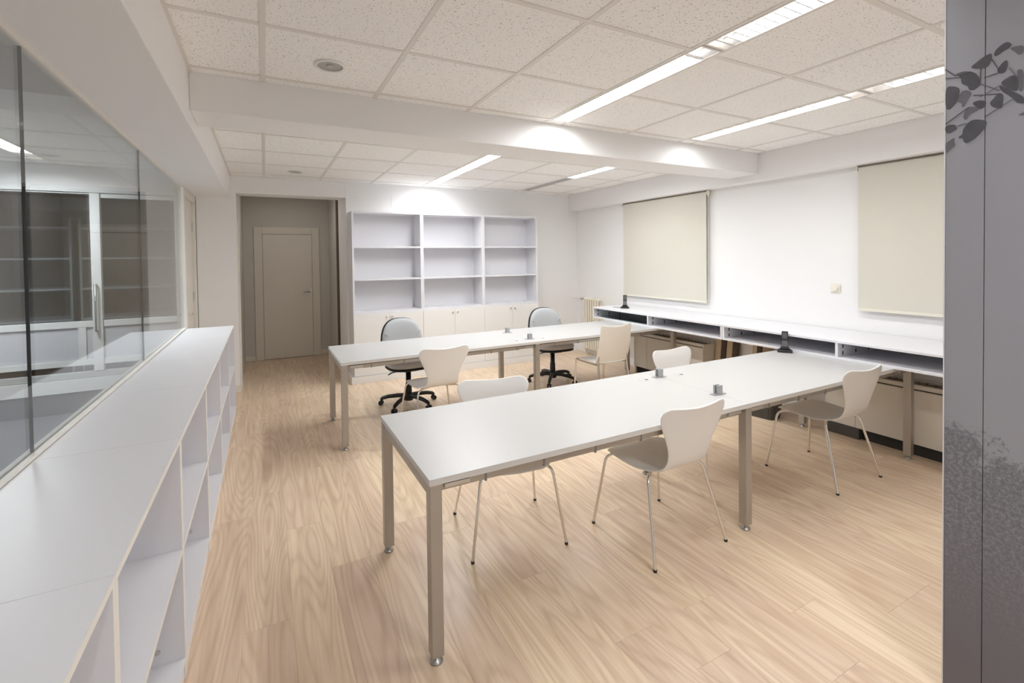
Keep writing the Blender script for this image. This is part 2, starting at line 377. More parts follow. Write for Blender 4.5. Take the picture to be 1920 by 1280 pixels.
# print-covered panel wall on the right of the camera
pan = MB().box(X_PAN+0.014, X_PAN+0.05, -2.5, Y_PAN-0.004, 0, 2.69)
wp = struct('wall_passage', pan, M['cool'], 'grey photo-print panel wall with ivy above and tree tops below')
yy = [Y_PAN-0.004, 0.6435, 0.10, -0.45, -1.0, -1.6, -2.5]
for k in range(len(yy)-1):
    sz = yy[k]-yy[k+1]-0.0022
    place('print_panel', MB().box(0, 0.014, -sz/2, sz/2, 0.003, 2.688).mesh('print_panel'), M['print'], wp, (X_PAN, (yy[k]+yy[k+1])/2, 0))
MB().box(X_PAN-0.0005, X_PAN+0.05, Y_PAN-0.004, Y_PAN, 0.0, 2.69).build('edge_trim', M['cool'], wp)
LEAVES = [[(0.623,2.253),(0.613,2.267),(0.593,2.278),(0.581,2.264),(0.588,2.253),(0.603,2.248),(0.613,2.24),(0.622,2.24)],[(0.588,2.253),(0.574,2.254),(0.555,2.25),(0.555,2.226),(0.566,2.222),(0.576,2.238)],[(0.721,2.217),(0.695,2.219),(0.67,2.206),(0.657,2.183),(0.655,2.157),(0.67,2.145),(0.683,2.148),(0.686,2.164),(0.703,2.177),(0.704,2.203)],[(0.745,2.182),(0.72,2.175),(0.708,2.164),(0.707,2.148),(0.712,2.12),(0.725,2.105),(0.734,2.096),(0.745,2.105)],[(0.705,2.151),(0.689,2.153),(0.675,2.138),(0.683,2.122),(0.697,2.095),(0.702,2.098),(0.7,2.11),(0.714,2.117)],[(0.611,2.149),(0.578,2.167),(0.568,2.148),(0.567,2.106),(0.587,2.12)],[(0.612,2.146),(0.587,2.12),(0.566,2.099),(0.554,2.085),(0.554,2.068),(0.57,2.073),(0.582,2.094),(0.607,2.123)],[(0.571,2.179),(0.555,2.173),(0.555,2.106),(0.566,2.106),(0.567,2.148)],[(0.633,2.09),(0.622,2.103),(0.612,2.118),(0.6,2.11),(0.602,2.065),(0.612,2.066),(0.627,2.076)],[(0.678,2.104),(0.656,2.108),(0.64,2.098),(0.643,2.081),(0.656,2.074)],[(0.687,2.094),(0.664,2.087),(0.656,2.075),(0.683,2.065),(0.691,2.047),(0.698,2.06),(0.695,2.076)],[(0.698,2.022),(0.68,2.045),(0.664,2.045),(0.639,2.034),(0.64,2.015),(0.664,1.982),(0.685,1.969),(0.695,1.973),(0.699,1.993),(0.708,1.989),(0.709,1.997),(0.699,2.002)],[(0.745,2.044),(0.719,2.043),(0.712,2.026),(0.722,2.019),(0.735,2.013),(0.745,2.021)],[(0.744,1.98),(0.733,1.989),(0.719,1.997),(0.722,1.985),(0.717,1.967),(0.73,1.958),(0.74,1.945),(0.744,1.948)],[(0.615,2.195),(0.603,2.213),(0.592,2.219),(0.59,2.198),(0.598,2.176),(0.613,2.18)],[(0.681,2.225),(0.665,2.237),(0.646,2.25),(0.628,2.255),(0.628,2.23),(0.638,2.209),(0.665,2.215)],[(0.566,2.032),(0.554,2.039),(0.554,2.027)],[(0.571,2.073),(0.554,2.078),(0.554,2.065)],[(0.746,2.241),(0.721,2.211),(0.719,2.214),(0.745,2.244)],[(0.654,2.158),(0.61,2.122),(0.609,2.126),(0.653,2.162)],[(0.744,2.048),(0.683,2.091),(0.684,2.093),(0.745,2.051)],[(0.672,2.126),(0.61,2.112),(0.61,2.115),(0.672,2.129)],[(0.656,2.116),(0.612,2.138),(0.613,2.14),(0.657,2.118)],[(0.642,2.047),(0.58,2.086),(0.58,2.087),(0.643,2.049)],[(0.712,2.034),(0.688,2.037),(0.689,2.039),(0.712,2.036)],[(0.588,2.19),(0.569,2.151),(0.568,2.152),(0.587,2.191)],[(0.646,2.178),(0.615,2.181),(0.615,2.184),(0.646,2.18)],[(0.745,2.209),(0.703,2.2),(0.703,2.202),(0.745,2.211)],[(0.72,2.211),(0.681,2.21),(0.681,2.213),(0.72,2.214)],[(0.629,2.233),(0.613,2.194),(0.612,2.194),(0.627,2.234)],[(0.655,2.157),(0.653,2.214),(0.655,2.215),(0.658,2.158)]]
def soften(p):
    for _ in range(2):
        q = []
        for a, c in zip(p, p[1:]+p[:1]):
            q += [(a[0]*.78+c[0]*.22, a[1]*.78+c[1]*.22), (a[0]*.22+c[0]*.78, a[1]*.22+c[1]*.78)]
        p = q
    return p
for k, pl in enumerate(LEAVES):
    if len(pl) > 4: pl = soften(pl)
    mb = MB().prism(pl, X_PAN-0.0006 - 0.00003*k, X_PAN+0.002, 'yz')
    mb.build('leaf_print', M['leafdark'] if k % 3 != 1 else M['leafmid'], wp)

# baseboards
b = MB().box(X_GLASS+0.03, X_O0+0.012, Y_REAR-0.008, Y_REAR+0.005, 0, 0.09).box(X_O0, X_O0+0.012, Y_REAR+0.005, Y_REAR+0.195, 0, 0.09)
struct('baseboard_left', b, M['door'], bevel=0.003)
struct('baseboard_rear', MB().box(3.83, X_WALL-0.012, Y_REAR-0.012, Y_REAR, 0, 0.085), M['wall'], bevel=0.003)
struct('baseboard_right', MB().box(X_WALL-0.012, X_WALL, -0.6, Y_REAR, 0, 0.085), M['wall'], bevel=0.003)
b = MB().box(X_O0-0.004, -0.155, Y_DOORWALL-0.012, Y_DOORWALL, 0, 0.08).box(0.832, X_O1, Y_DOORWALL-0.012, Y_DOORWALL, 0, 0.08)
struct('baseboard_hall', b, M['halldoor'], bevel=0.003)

# hall door
dr = MB().box(-0.025, 0.707, Y_DOORWALL-0.03, Y_DOORWALL-0.002, 0.006, 2.028).build('door_1', M['halldoor'], bevel=0.003)
dr['kind'] = 'structure'; dr['label'] = 'cream hall door with a lever handle, closed'
b = MB().box(-0.15, -0.028, Y_DOORWALL-0.022, Y_DOORWALL, 0, 2.15).box(0.710, 0.828, Y_DOORWALL-0.022, Y_DOORWALL, 0, 2.15).box(-0.028, 0.710, Y_DOORWALL-0.022, Y_DOORWALL, 2.033, 2.15)
b.build('door_casing', M['halldoor'], dr, bevel=0.004)
b = MB().box(0.655, 0.695, Y_DOORWALL-0.038, Y_DOORWALL-0.03, 1.03, 1.115).tube([(0.675, Y_DOORWALL-0.036, 1.075), (0.675, Y_DOORWALL-0.075, 1.075), (0.56, Y_DOORWALL-0.078, 1.075)], 0.009)
b.build('door_handle', M['steel'], dr)
MB().box(0.868, 0.94, Y_DOORWALL-0.004, Y_DOORWALL, 0.28, 2.10).build('access_strip', M['hallwall'], None)['kind'] = 'structure'

# ------------------------------------------------------------------ suspended ceilings: tiles and grid bars
BAR = 0.026
def tilebay(xe, ye, z, lights):
    """lights: list of (x0, x1, y0, y1) openings; xe / ye are grid lines; every tile is an object of its own"""
    for i in range(len(xe)-1):
        for j in range(len(ye)-1):
            x0, x1, y0, y1 = xe[i], xe[i+1], ye[j], ye[j+1]
            spans = [(y0, y1)]
            for (a, c, d, e) in lights:
                if c > x0+0.01 and a < x1-0.01:
                    new = []
                    for (p, q) in spans:
                        if d > p: new.append((p, min(q, d)))
                        if e < q: new.append((max(p, e), q))
                    spans = [s for s in new if s[1]-s[0] > 0.02]
            for (p, q) in spans:
                place('ceiling_tile', boxmesh('ceiling_tile', x1-x0-0.003, q-p-0.003, 0.014), M['tile'], ceiling, ((x0+x1)/2, (p+q)/2, z+0.004))
    def bar(x0, x1, y0, y1):
        place('grid_bar', boxmesh('grid_bar', x1-x0, y1-y0, 0.004), M['tbar'], ceiling, ((x0+x1)/2, (y0+y1)/2, z))
    for x in xe[1:-1]: bar(x-BAR/2, x+BAR/2, ye[0], ye[-1])
    for y in ye[1:-1]:
        for i in range(len(xe)-1):
            if any(a < (xe[i]+xe[i+1])/2 < c and d-0.01 < y < e+0.01 for (a, c, d, e) in lights): continue
            bar(xe[i]+BAR/2, xe[i+1]-BAR/2, y-BAR/2, y+BAR/2)
    bar(xe[0], xe[0]+0.018, ye[0], ye[-1]); bar(xe[-1]-0.014, xe[-1], ye[0], ye[-1])
LW = 0.165
L1 = 1.976; L2 = 3.440; L3 = 2.020; L4 = 3.535
lights1 = [(0.02, 0.02+LW, -1.58, -0.23), (1.325, 1.325+LW, -1.58, -0.23), (L1, L1+LW, 0.960, 2.985), (L2, L2+LW, 0.235, 2.945)]
lights2 = [(L3, L3+LW, 3.745, 6.265), (L4, L4+LW, 3.745, 6.265)]
T = 0.6528
xe1 = [X_BEAM, 0.0127, 0.0127+T, 0.0127+2*T, 1.971, L1+LW, 2.80, L2, L2+LW, 4.27, X_SOF]
ye1 = [-2.5, -1.587, -0.934, -0.281, 0.372, 1.024, 1.677, 2.330, 2.983, Y_B0]
xe2 = [X_BEAM, 0.0127, 0.0127+T, 0.0127+2*T, L3, L3+LW, 2.845, L4, L4+LW, 4.32, X_SOF]
ye2 = [Y_B1, 3.620, 4.275, 4.930, 5.585, 6.240, Y_REAR]
tilebay(xe1, ye1, Z_C1, lights1)
tilebay(xe2, ye2, Z_C2, lights2)

def ceiling_light(x0, y0, y1, z, on, label, gain=1.0, m0=0.015, m1=0.015):
    w, l = LW, y1-y0
    t = thing('ceiling_light', label, 'ceiling light', (x0+w/2, (y0+y1)/2, z), 0, 'recessed fluorescent ceiling lights')
    hw, hl = w/2-0.002, l/2-0.002
    b = MB()
    for (a, c, d, e) in ((-hw, -hw+0.012, -hl, hl), (hw-0.012, hw, -hl, hl), (-hw+0.012, hw-0.012, -hl, -hl+0.014), (-hw+0.012, hw-0.012, hl-0.014, hl)):
        b.box(a, c, d, e, -0.002, 0.045)
    b.box(-hw, hw, -hl, hl, 0.045, 0.048)
    b.build('frame', M['tbar'], t)
    iw, il = hw-0.012, hl-0.014
    b = MB()
    for s in (-1, 1):
        b.prism([(s*iw, 0.002), (s*iw, 0.043), (s*(iw-0.022), 0.043), (s*(iw-0.012), 0.02)], -il, il, 'xz')
    b.build('reflector', M['reflector'], t)
    n = 13
    bm_ = MB().prism([(-0.004, 0.0115), (0.004, 0.0115), (0.003, -0.001), (-0.003, -0.001)], -iw+0.003, iw-0.003, 'yz')
    key = 'louvre%0.3f' % iw
    if key not in _cache: _cache[key] = bm_.mesh('louvre_blade')
    for k in range(1, n):
        place('louvre_blade', _cache[key], M['grommet'], t, (0, -il + 2*il*k/n, 0))
    MB().tube([(0, -il+0.03, 0.036), (0, il-0.03, 0.036)], 0.006, 8).build('lamp_tube', M['tube'] if on else M['tubeoff'], t)
    if on:
        ld = bpy.data.lights.new('tube_light', 'AREA'); ld.shape = 'RECTANGLE'; ld.size = 2*iw-0.03; ld.size_y = 2*il-m0-m1
        ld.energy = TUBE_WATT*gain*(l/1.36); ld.color = TUBE_COL
        lo = bpy.data.objects.new('tube_light', ld); COL.objects.link(lo); lo.parent = t; lo.location = (0, (m0-m1)/2, 0.0125)
    return t
ceiling_light(L1, 1.612, 2.985, Z_C1, True, 'lit long ceiling light, left of the front pair, half ending at the cross beam', 0.78, 0.11)
ceiling_light(L1, 0.960, 1.608, Z_C1, True, 'lit long ceiling light, left of the front pair, half cut by the top', 0.8, 0.015, 0.11)
ceiling_light(L2, 1.612, 2.945, Z_C1, True, 'lit long ceiling light, right of the front pair, half ending at the cross beam', 0.45, 0.11)
ceiling_light(L2, 0.235, 1.608, Z_C1, True, 'lit long ceiling light, right of the front pair, half cut by the grey print panel', 0.34, 0.015, 0.11)
ceiling_light(L3, 5.085, 6.265, Z_C2, True, 'lit ceiling light above the bookcases, close to the rear wall', 0.7)
ceiling_light(L3, 3.745, 5.081, Z_C2, True, 'lit ceiling light just behind the cross beam, left of the rear pair', 1.4)
ceiling_light(L4, 5.005, 6.265, Z_C2, False, 'unlit grey ceiling light near the rear wall, right of the rear pair')
ceiling_light(L4, 3.745, 5.001, Z_C2, True, 'lit ceiling light just behind the cross beam, right of the rear pair', 0.85)

ceiling_light(0.02, -1.58, -0.23, Z_C1, True, 'fill ceiling light added unseen behind the camera to brighten the foreground, left one', 0.5)  # unseen fitting added behind the camera to brighten the left foreground
ceiling_light(1.325, -1.58, -0.23, Z_C1, True, 'fill ceiling light added unseen behind the camera to brighten the foreground, right one', 1.35)  # second added fitting, more fill from behind the camera
def downlight(x, y, z, label):
    t = thing('ceiling_downlight', label, 'ceiling light', (x, y, z), 0, 'round recessed downlights')
    MB().lathe([(0.066, -0.004), (0.082, -0.004), (0.084, -0.001), (0.084, 0.003), (0.064, 0.003), (0.066, -0.004)], seg=32, cap=False).build('trim_ring', M['officewhite'], t)
    MB().lathe([(0.064, 0.0025), (0.050, 0.0032), (0.030, 0.0036), (0.0, 0.0038)], seg=28, cap=False).build('reflector_cup', M['cupgrey'], t)
    MB().lathe([(0.0, -0.006), (0.014, -0.005), (0.02, 0.0), (0.02, 0.0035)], seg=16).build('lamp', M['grommet'], t)
downlight(0.339, 2.666, Z_C1, 'round unlit downlight in the front ceiling, grey cup')
downlight(0.344, 5.93, Z_C2, 'round unlit downlight in the rear ceiling, over the hall opening')

hl = bpy.data.lights.new('hall_fill_lamp', 'AREA'); hl.shape = 'DISK'; hl.size = 0.16; hl.energy = 2.2; hl.color = (1.0, 0.95, 0.88)  # fill lamp added out of view above the header to lift the hall
hall_fill = thing('hall_fill_downlight', 'round fill downlight added unseen in the hall ceiling to brighten the hall', 'ceiling light', (0.34, 7.35, 2.64))
MB().lathe([(0.085, -0.006), (0.105, -0.006), (0.107, -0.0005), (0.085, -0.0005), (0.085, -0.006)], seg=32, cap=False).build('trim_ring', M['officewhite'], hall_fill)
ho = bpy.data.objects.new('hall_fill_lamp', hl); COL.objects.link(ho); ho.parent = hall_fill; ho.location = (0, 0, -0.004)

# ------------------------------------------------------------------ glass partition and the office behind it
gp = thing('glass_partition', 'frameless floor-to-beam glass partition standing behind the low white bookcases', 'glass partition', (X_GLASS, 0, 0.923))
ZG0, ZG1 = 0.923, Z_LBEAM
ys = [5.585, 3.858, 2.182, 0.506, -1.0, -2.5]
for k in range(len(ys)-1):
    y1, y0 = ys[k]-0.0013, ys[k+1]+0.0013
    MB().box(-0.010, 0.0, y0, y1, 0.012, ZG1-ZG0-0.012).build('pane', M['glass'], gp)
    if k < len(ys)-2:
        MB().box(-0.010, 0.0, y0-0.0024, y0-0.0002, 0.012, ZG1-ZG0-0.012).build('joint_seal', M['seal'], gp)
MB().box(-0.028, 0.016, -2.5, 5.585, 0.0, 0.012).build('bottom_rail', M['edge'], gp)
MB().box(-0.020, 0.010, -2.5, 5.585, ZG1-ZG0-0.014, ZG1-ZG0-0.0005).build('top_rail', M['edge'], gp)

# low wall under the glass on the office side, and the office shell
struct('wall_left', MB().box(X_GLASS-0.035, X_GLASS-0.003, -2.5, 5.597, 0, 0.922), M['officewhite'])
struct('floor_office', MB().box(-3.5, X_GLASS-0.036, -2.6, 10.2, -0.06, 0.0), M['carpet'])
struct('wall_office', MB().box(-3.6, -3.5, -2.6, Y_REAR, 0, 2.72), M['wall'])
struct('wall_store', MB().box(-3.6, -3.5, Y_REAR+0.001, 10.2, 0, 2.72).box(-3.5, X_O0-0.13, 9.9, 10.1, 0, 2.72), M['officedark'])
struct('beam_office', MB().box(-3.5, X_GLASS-0.021, Y_B0, 3.46, Z_CROSS, 2.69), M['wall'])
tilebay([-3.5, -2.74, -2.085, -1.915, -1.225, X_GLASS-0.021], [3.46, 4.25, 4.90, 5.55, 6.20, Y_REAR], 2.64, [(-2.085, -1.915, 4.90, 6.20)])
tilebay([-3.5, -2.74, -2.085, -1.915, -1.225, X_GLASS-0.021], [-2.5, -1.587, -0.934, -0.281, 0.372, 1.024, 1.677, 2.330, Y_B0], 2.64, [])
ceiling_light(-2.083, 4.90, 6.20, 2.64, True, 'lit ceiling light in the office behind the glass partition, in line with its white screen', 3.4, 0.015, 0.36)

# cream door set in line with the glass, before the rear wall
d2 = MB().box(X_GLASS-0.045, X_GLASS-0.008, 5.675, 6.375, 0.006, 2.28).build('door_2', M['door'], bevel=0.003)
d2['kind'] = 'structure'; d2['label'] = 'cream door at the far end of the glass partition'
b = MB().box(X_GLASS-0.06, X_GLASS+0.025, 5.60, 5.672, 0, 2.36).box(X_GLASS-0.06, X_GLASS+0.025, 6.378, 6.448, 0, 2.36).box(X_GLASS-0.06, X_GLASS+0.025, 5.672, 6.378, 2.284, 2.36)
b.build('door_casing', M['door'], d2, bevel=0.004)
MB().tube([(X_GLASS-0.009, 5.73, 1.05), (X_GLASS+0.045, 5.73, 1.05), (X_GLASS+0.047, 5.84, 1.05)], 0.009).build('door_handle', M['steel'], d2)
for z in (0.4, 1.2, 2.0):
    MB().tube([(X_GLASS-0.002, 6.376, z-0.05), (X_GLASS-0.002, 6.376, z+0.05)], 0.008).build('hinge', M['steel'], d2)

# white framed glazed screen at the end of the office
YS = Y_REAR+0.06
sc_ = thing('office_screen', 'white framed glazed screen with sliding door at the end of the office behind the glass', 'glass partition', (0, YS, 0))
def sbar(n, x0, x1, z0, z1, m='officewhite', y0=-0.03, y1=0.03): return MB().box(x0, x1, y0, y1, z0, z1).build(n, M[m], sc_, bevel=0.002)
struct('wall_office_end', MB().box(-3.5, X_GLASS+0.025, Y_REAR+0.005, Y_REAR+0.13, 2.362, 2.72), M['wall'])
XR = -0.80
sbar('head_rail', -1.585, XR, 2.31, 2.358); sbar('head_track', -3.49, -1.675, 2.345, 2.358)
sbar('mid_rail', -3.49, -1.675, 0.905, 0.972); sbar('mid_rail', -1.585, XR, 0.905, 0.972)
sbar('bottom_rail', -3.49, -1.675, 0.495, 0.555); sbar('bottom_rail', -1.585, XR, 0.495, 0.555)
sbar('floor_track', -3.49, XR, 0.365, 0.425, 'grommet', y0=-0.045)
sbar('sill', -3.49, XR, 0.22, 0.36, 'officewhite', -0.055, 0.03)
sbar('plinth', -3.49, XR, 0.0, 0.215, 'carpet', -0.04, 0.03)
sbar('stile', -1.672, -1.588, 0.43, 2.358, y0=-0.05, y1=0.02)
sbar('stile', -1.80, -1.735, 0.557, 0.903)
sbar('end_stile', XR, XR+0.03, 0.0, 2.358)
for x0, x1 in ((-3.48, -1.803), (-1.732, -1.676), (-1.584, XR-0.002)):
    sbar('lower_panel', x0, x1, 0.557, 0.903, 'officepanel', -0.012, 0.012)
for x0, x1 in ((-3.48, -1.676), (-1.584, XR-0.002)):
    sbar('pane', x0, x1, 0.974, 2.306, 'glass', -0.004, 0.004)
MB().tube([(-1.632, -0.05, 0.86), (-1.632, -0.095, 0.86), (-1.632, -0.095, 1.37), (-1.632, -0.05, 1.37)], 0.011).build('pull_handle', M['steel'], sc_)
# shelving seen dimly in the dark room beyond
def dark_shelf(x, w, label):
    t = thing('storage_shelf', label, 'shelf', (x, 8.2, 0), 0, 'shelving in the dark room')
    for s in (-1, 1): MB().box(s*w/2-0.012, s*w/2+0.012, -0.3, 0.3, 0, 2.2).build('side_panel', M['officedark'], t)
    for z in (0.45, 0.85, 1.25, 1.65, 2.05): MB().box(-w/2+0.012, w/2-0.012, -0.3, 0.3, z, z+0.025).build('shelf', M['officepanel'], t)
dark_shelf(-2.85, 1.2, 'open shelving deep in the dark room, left unit')
dark_shelf(-1.55, 1.2, 'open shelving deep in the dark room, right unit')

# ------------------------------------------------------------------ low white bookcases along the glass
XS, ZS, UL = -0.302, 0.923, 0.868
ordn = ['farthest, end unit by the cream door', 'second from the far end', 'third from the far end', 'fourth from the far end, middle of the row', 'third from the near end, in the left foreground', 'second from the near end, at the left edge', 'nearest, mostly outside the picture']
def low_unit():
    t = thing('low_bookcase', '', 'bookcase', (0, 0, 0), 0, 'low white bookcases under the glass')
    w, th = UL-0.001, 0.019; x0, x1 = X_GLASS+0.0165, XS; h = w/2
    MB().box(x0, x1, -h, h, ZS-th, ZS-0.0005).build('top_board', [M['cool']], t, bevel=0.001, segs=1)
    for s in (-1, 1):
        a = (h-th, h) if s > 0 else (-h, -h+th)
        MB().box(x0, x1, a[0], a[1], 0.0, ZS-th-0.0005).build('side_panel', M['cool'], t)
    for nm, z in (('shelf', 0.482), ('bottom_board', 0.062)):
        MB().box(x0+0.01, x1-0.001, -h+th+0.0005, h-th-0.0005, z, z+th).build(nm, M['cool'], t)
    MB().box(x0, x0+0.009, -h+th+0.0005, h-th-0.0005, 0.062, ZS-th-0.001).build('back_panel', M['cool'], t)
    MB().box(x1-0.022, x1-0.004, -h+th+0.0005, h-th-0.0005, 0.0, 0.0615).build('plinth', M['cool'], t)
    # pale edge bands on the front
    b = MB()
    b.box(x1, x1+0.0012, -h, h, ZS-th, ZS-0.0005)
    for s in (-1, 1):
        a = (h-th, h) if s > 0 else (-h, -h+th)
        b.box(x1, x1+0.0012, a[0], a[1], 0.0, ZS-th)
    for z in (0.482, 0.062): b.box(x1-0.001, x1+0.0008, -h+th, h-th, z, z+th)
    b.build('edge_band', M['edge'], t)
    # chrome joining screw low on the far side panel
    MB().tube([(x1-0.085, h-th-0.004, 0.135), (x1-0.085, h-th, 0.135)], 0.010, 14).build('joining_screw', M['steel'], t)
    return t
lu = low_unit()
for k in range(7):
    loc = (0, 5.597-UL*(k+0.5), 0); lab = 'low open white bookcase with two shelves, ' + ordn[k]
    if k == 0: lu.location = loc; lu['label'] = lab
    else: dup(lu, loc, 0, lab)

# ------------------------------------------------------------------ tall bookcases on the rear wall
BX = [0.999, 1.925, 2.851, 3.777]; BY0, BY1 = 6.118, 6.441
def tall_unit():
    w = BX[1]-BX[0]-0.001; h = w/2; th = 0.022; D = BY1-BY0
    t = thing('tall_bookcase', '', 'bookcase', (0, 0, 0), 0, 'tall white bookcases on the rear wall')
    for s in (-1, 1):
        a = (h-th, h) if s > 0 else (-h, -h+th)
        MB().box(a[0], a[1], 0, D, 0.092, 2.226).build('side_panel', M['cool'], t, bevel=0.001, segs=1)
    MB().box(-h+th, h-th, 0.001, D, 2.204, 2.225).build('top_panel', M['cool'], t)
    for z in (1.345, 1.770): MB().box(-h+th, h-th, 0.004, D-0.008, z-0.020, z).build('shelf', M['cool'], t)
    MB().box(-h+th, h-th, -0.002, D-0.008, 0.890, 0.918).build('counter_board', M['cool'], t)
    MB().box(-h+th, h-th, D-0.008, D, 0.092, 2.204).build('back_panel', M['cool'], t)
    MB().box(-h+th, h-th, 0.02, D-0.008, 0.092, 0.112).build('bottom_panel', M['cool'], t)
    for s in (-1, 1):
        a = (0.0012, h-0.0012) if s > 0 else (-h+0.0012, -0.0012)
        d = MB().box(a[0], a[1], -0.019, -0.001, 0.096, 0.888).build('door', M['warm'], t, bevel=0.0012, segs=1)
        MB().lathe([(0.006, 0), (0.006, 0.012), (0.011, 0.016), (0.012, 0.022), (0.008, 0.026), (0.0, 0.027)], seg=12).build('knob', M['steel'], d, (s*0.036, -0.019, 0.845)).rotation_euler = (PI/2, 0, 0)
    return t
tu = tall_unit()
for k, lab in enumerate(('left tall white bookcase, three open bays over two doors, beside the hall opening',
                         'middle tall white bookcase, three open bays over two doors',
                         'right tall white bookcase, three open bays over two doors, nearest the radiator')):
    loc = ((BX[k]+BX[k+1])/2, BY0, 0)
    if k == 0: tu.location = loc; tu['label'] = lab
    else: dup(tu, loc, 0, lab)
pl = MB().box(BX[0]-0.034, BX[3]+0.012, BY0-0.030, BY1, 0.0, 0.0915).build('bookcase_plinth', M['warm'], bevel=0.002)
tag(pl, 'long white plinth on the floor carrying the three tall bookcases', 'plinth')
wpl = MB().box(1.59, 2.235, Y_REAR-0.004, Y_REAR, 2.335, 2.50).build('wall_cover_plate', M['wall'], bevel=0.001, segs=1)
tag(wpl, 'flat white cover plate on the rear wall above the left bookcases', 'cover plate')

# ------------------------------------------------------------------ bench desks
DX = [0.548, 2.465, 4.44]; DZ = 0.74; TH = 0.025; LEG = 0.05
D1 = (1.700, 2.541); D2 = (4.005, 4.863)
def foot_mesh():
    if 'foot' not in _cache:
        _cache['foot'] = MB().lathe([(0.0, 0.0), (0.024, 0.0), (0.0262, 0.003), (0.025, 0.007), (0.013, 0.017), (0.009, 0.02), (0.009, 0.034)], seg=20).mesh('foot')
    return _cache['foot']
def desk(i, D, first, last, label):
    x0, x1 = DX[i], DX[i+1]; y0, y1 = D; w = x1-x0; d = y1-y0
    t = thing('bench_desk', label, 'desk', ((x0+x1)/2, (y0+y1)/2, 0), 0, 'white bench desks')
    hw, hd = w/2-0.0008, d/2
    top = MB(); top.box(-hw, hw, -hd, hd, DZ-0.0012, DZ).build('tabletop', M['desk'], t)
    MB().box(-hw, hw, -hd, hd, DZ-TH, DZ-0.0013).build('tabletop_edge', M['deskedge'], t)
    xs = []
    if first: xs.append(-hw+LEG/2+0.002)
    if first or i == 0: xs.append(w/2)           # shared leg frame at the joint belongs to the left desk
    if i == 1: xs.append(hw-LEG/2-0.002)
    k = (LEG, DZ-TH-0.036)
    if 'leg' not in _cache:
        L = MB(); a = LEG/2; z1 = DZ-TH-0.0005
        vs = [(-a,-a,0.036),(a,-a,0.036),(a,a,0.036),(-a,a,0.036),(-a,-a,z1),(a,-a,z1),(a,a,z1),(-a,a,z1)]
        L.box(-a, a, -a, a, 0.032, z1); _cache['leg'] = L.mesh('leg')
    for x in xs:
        for s in (-1, 1):
            l = place('leg', _cache['leg'], M['alu'], t, (x, s*(hd-LEG/2-0.002), 0), 0.003)
            place('foot', foot_mesh(), M['footsteel'], l, (0, 0, 0))
        MB().box(x-0.02, x+0.02, -hd+LEG+0.003, hd-LEG-0.003, DZ-TH-0.052, DZ-TH-0.012).build('cross_rail', M['alu'], t)
    xa = -hw+LEG+0.004 if first else -w/2+LEG/2+0.002
    xb = (w/2-LEG/2-0.002) if i == 0 else hw-LEG-0.004
    for s in (-1, 1):
        y = s*(hd-0.042)
        MB().box(xa, xb, y-0.014, y+0.014, DZ-TH-0.040, DZ-TH-0.010).build('side_rail', M['alu'], t, bevel=0.002)
        MB().box(xa, xb, y-0.008, y+0.008, DZ-TH-0.0098, DZ-TH-0.0002).build('gap_shadow', M['darkgap'], t)  # dark strip painting in the shadow of the gap between top and rail
        for e in (-1, 1):
            xx = xa+0.07 if e < 0 else xb-0.07
            MB().box(xx-0.055, xx+0.055, s*(hd-0.026)-0.008, s*(hd-0.026)+0.008, DZ-TH-0.030, DZ-TH-0.012).build('bracket', M['steel'], t, bevel=0.002)
    # slotted cable tray behind the front rail
    tr = MB(); y = -hd+0.075
    tr.box(xa+0.14, xb-0.14, y, y+0.003, DZ-TH-0.050, DZ-TH-0.002)
    tr.box(xa+0.14, xb-0.14, y, y+0.12, DZ-TH-0.053, DZ-TH-0.050)
    tr.build('cable_tray', M['tray'], t)
    for q in range(6):
        xx = xa+0.2 + (xb-xa-0.4)*q/5
        MB().box(xx-0.004, xx+0.004, -hd+0.0262, -hd+0.074, DZ-TH-0.046, DZ-TH-0.004).build('tray_clip', M['tray'], t)
    return t
da = desk(0, D1, True, False, 'front bench desk, left half, nearest the camera')
db = desk(1, D1, False, True, 'front bench desk, right half, running under the wall shelf')
dc = desk(0, D2, True, False, 'rear bench desk, left half, near the bookcases')
dd = desk(1, D2, False, True, 'rear bench desk, right half, running under the wall shelf')
def grommet(x, y, parent, turn):
    g = MB().lathe([(0.0, 0.0016), (0.036, 0.0018), (0.040, 0.0012), (0.041, 0.0)], seg=28).build('grommet', M['grommet'], parent, (x-parent.location.x, y-parent.location.y, DZ+0.0002))
    MB().box(0.012, 0.034, -0.008, 0.008, 0.0016, 0.0024).build('cable_slot', M['darkgap'], g).rotation_euler = (0, 0, turn)
def clamp(x, y, parent):
    c = MB().box(-0.052, 0.052, -0.02, 0.02, 0.0, 0.004).build('screen_clamp', M['clamp'], parent, (x-parent.location.x, y-parent.location.y, DZ+0.0002), bevel=0.0015)
    for s in (-1, 1):
        MB().box(-0.021, 0.021, s*0.012-0.006, s*0.012+0.006, 0.004, 0.056).build('jaw', M['clamp'], c, bevel=0.0015)
    c.rotation_euler = (0, 0, PI/2*0)
for (x, y, p, tn) in ((2.313, 2.378, da, -0.3), (2.633, 2.366, db, -0.6), (2.277, 4.16, dc, -0.3), (2.593, 4.15, dd, -0.6)): grommet(x, y, p, tn)
for (x, y, p) in ((2.470, 2.385, da), (2.472, 1.912, da), (2.462, 4.66, dc), (2.470, 4.175, dc)): clamp(x, y, p)

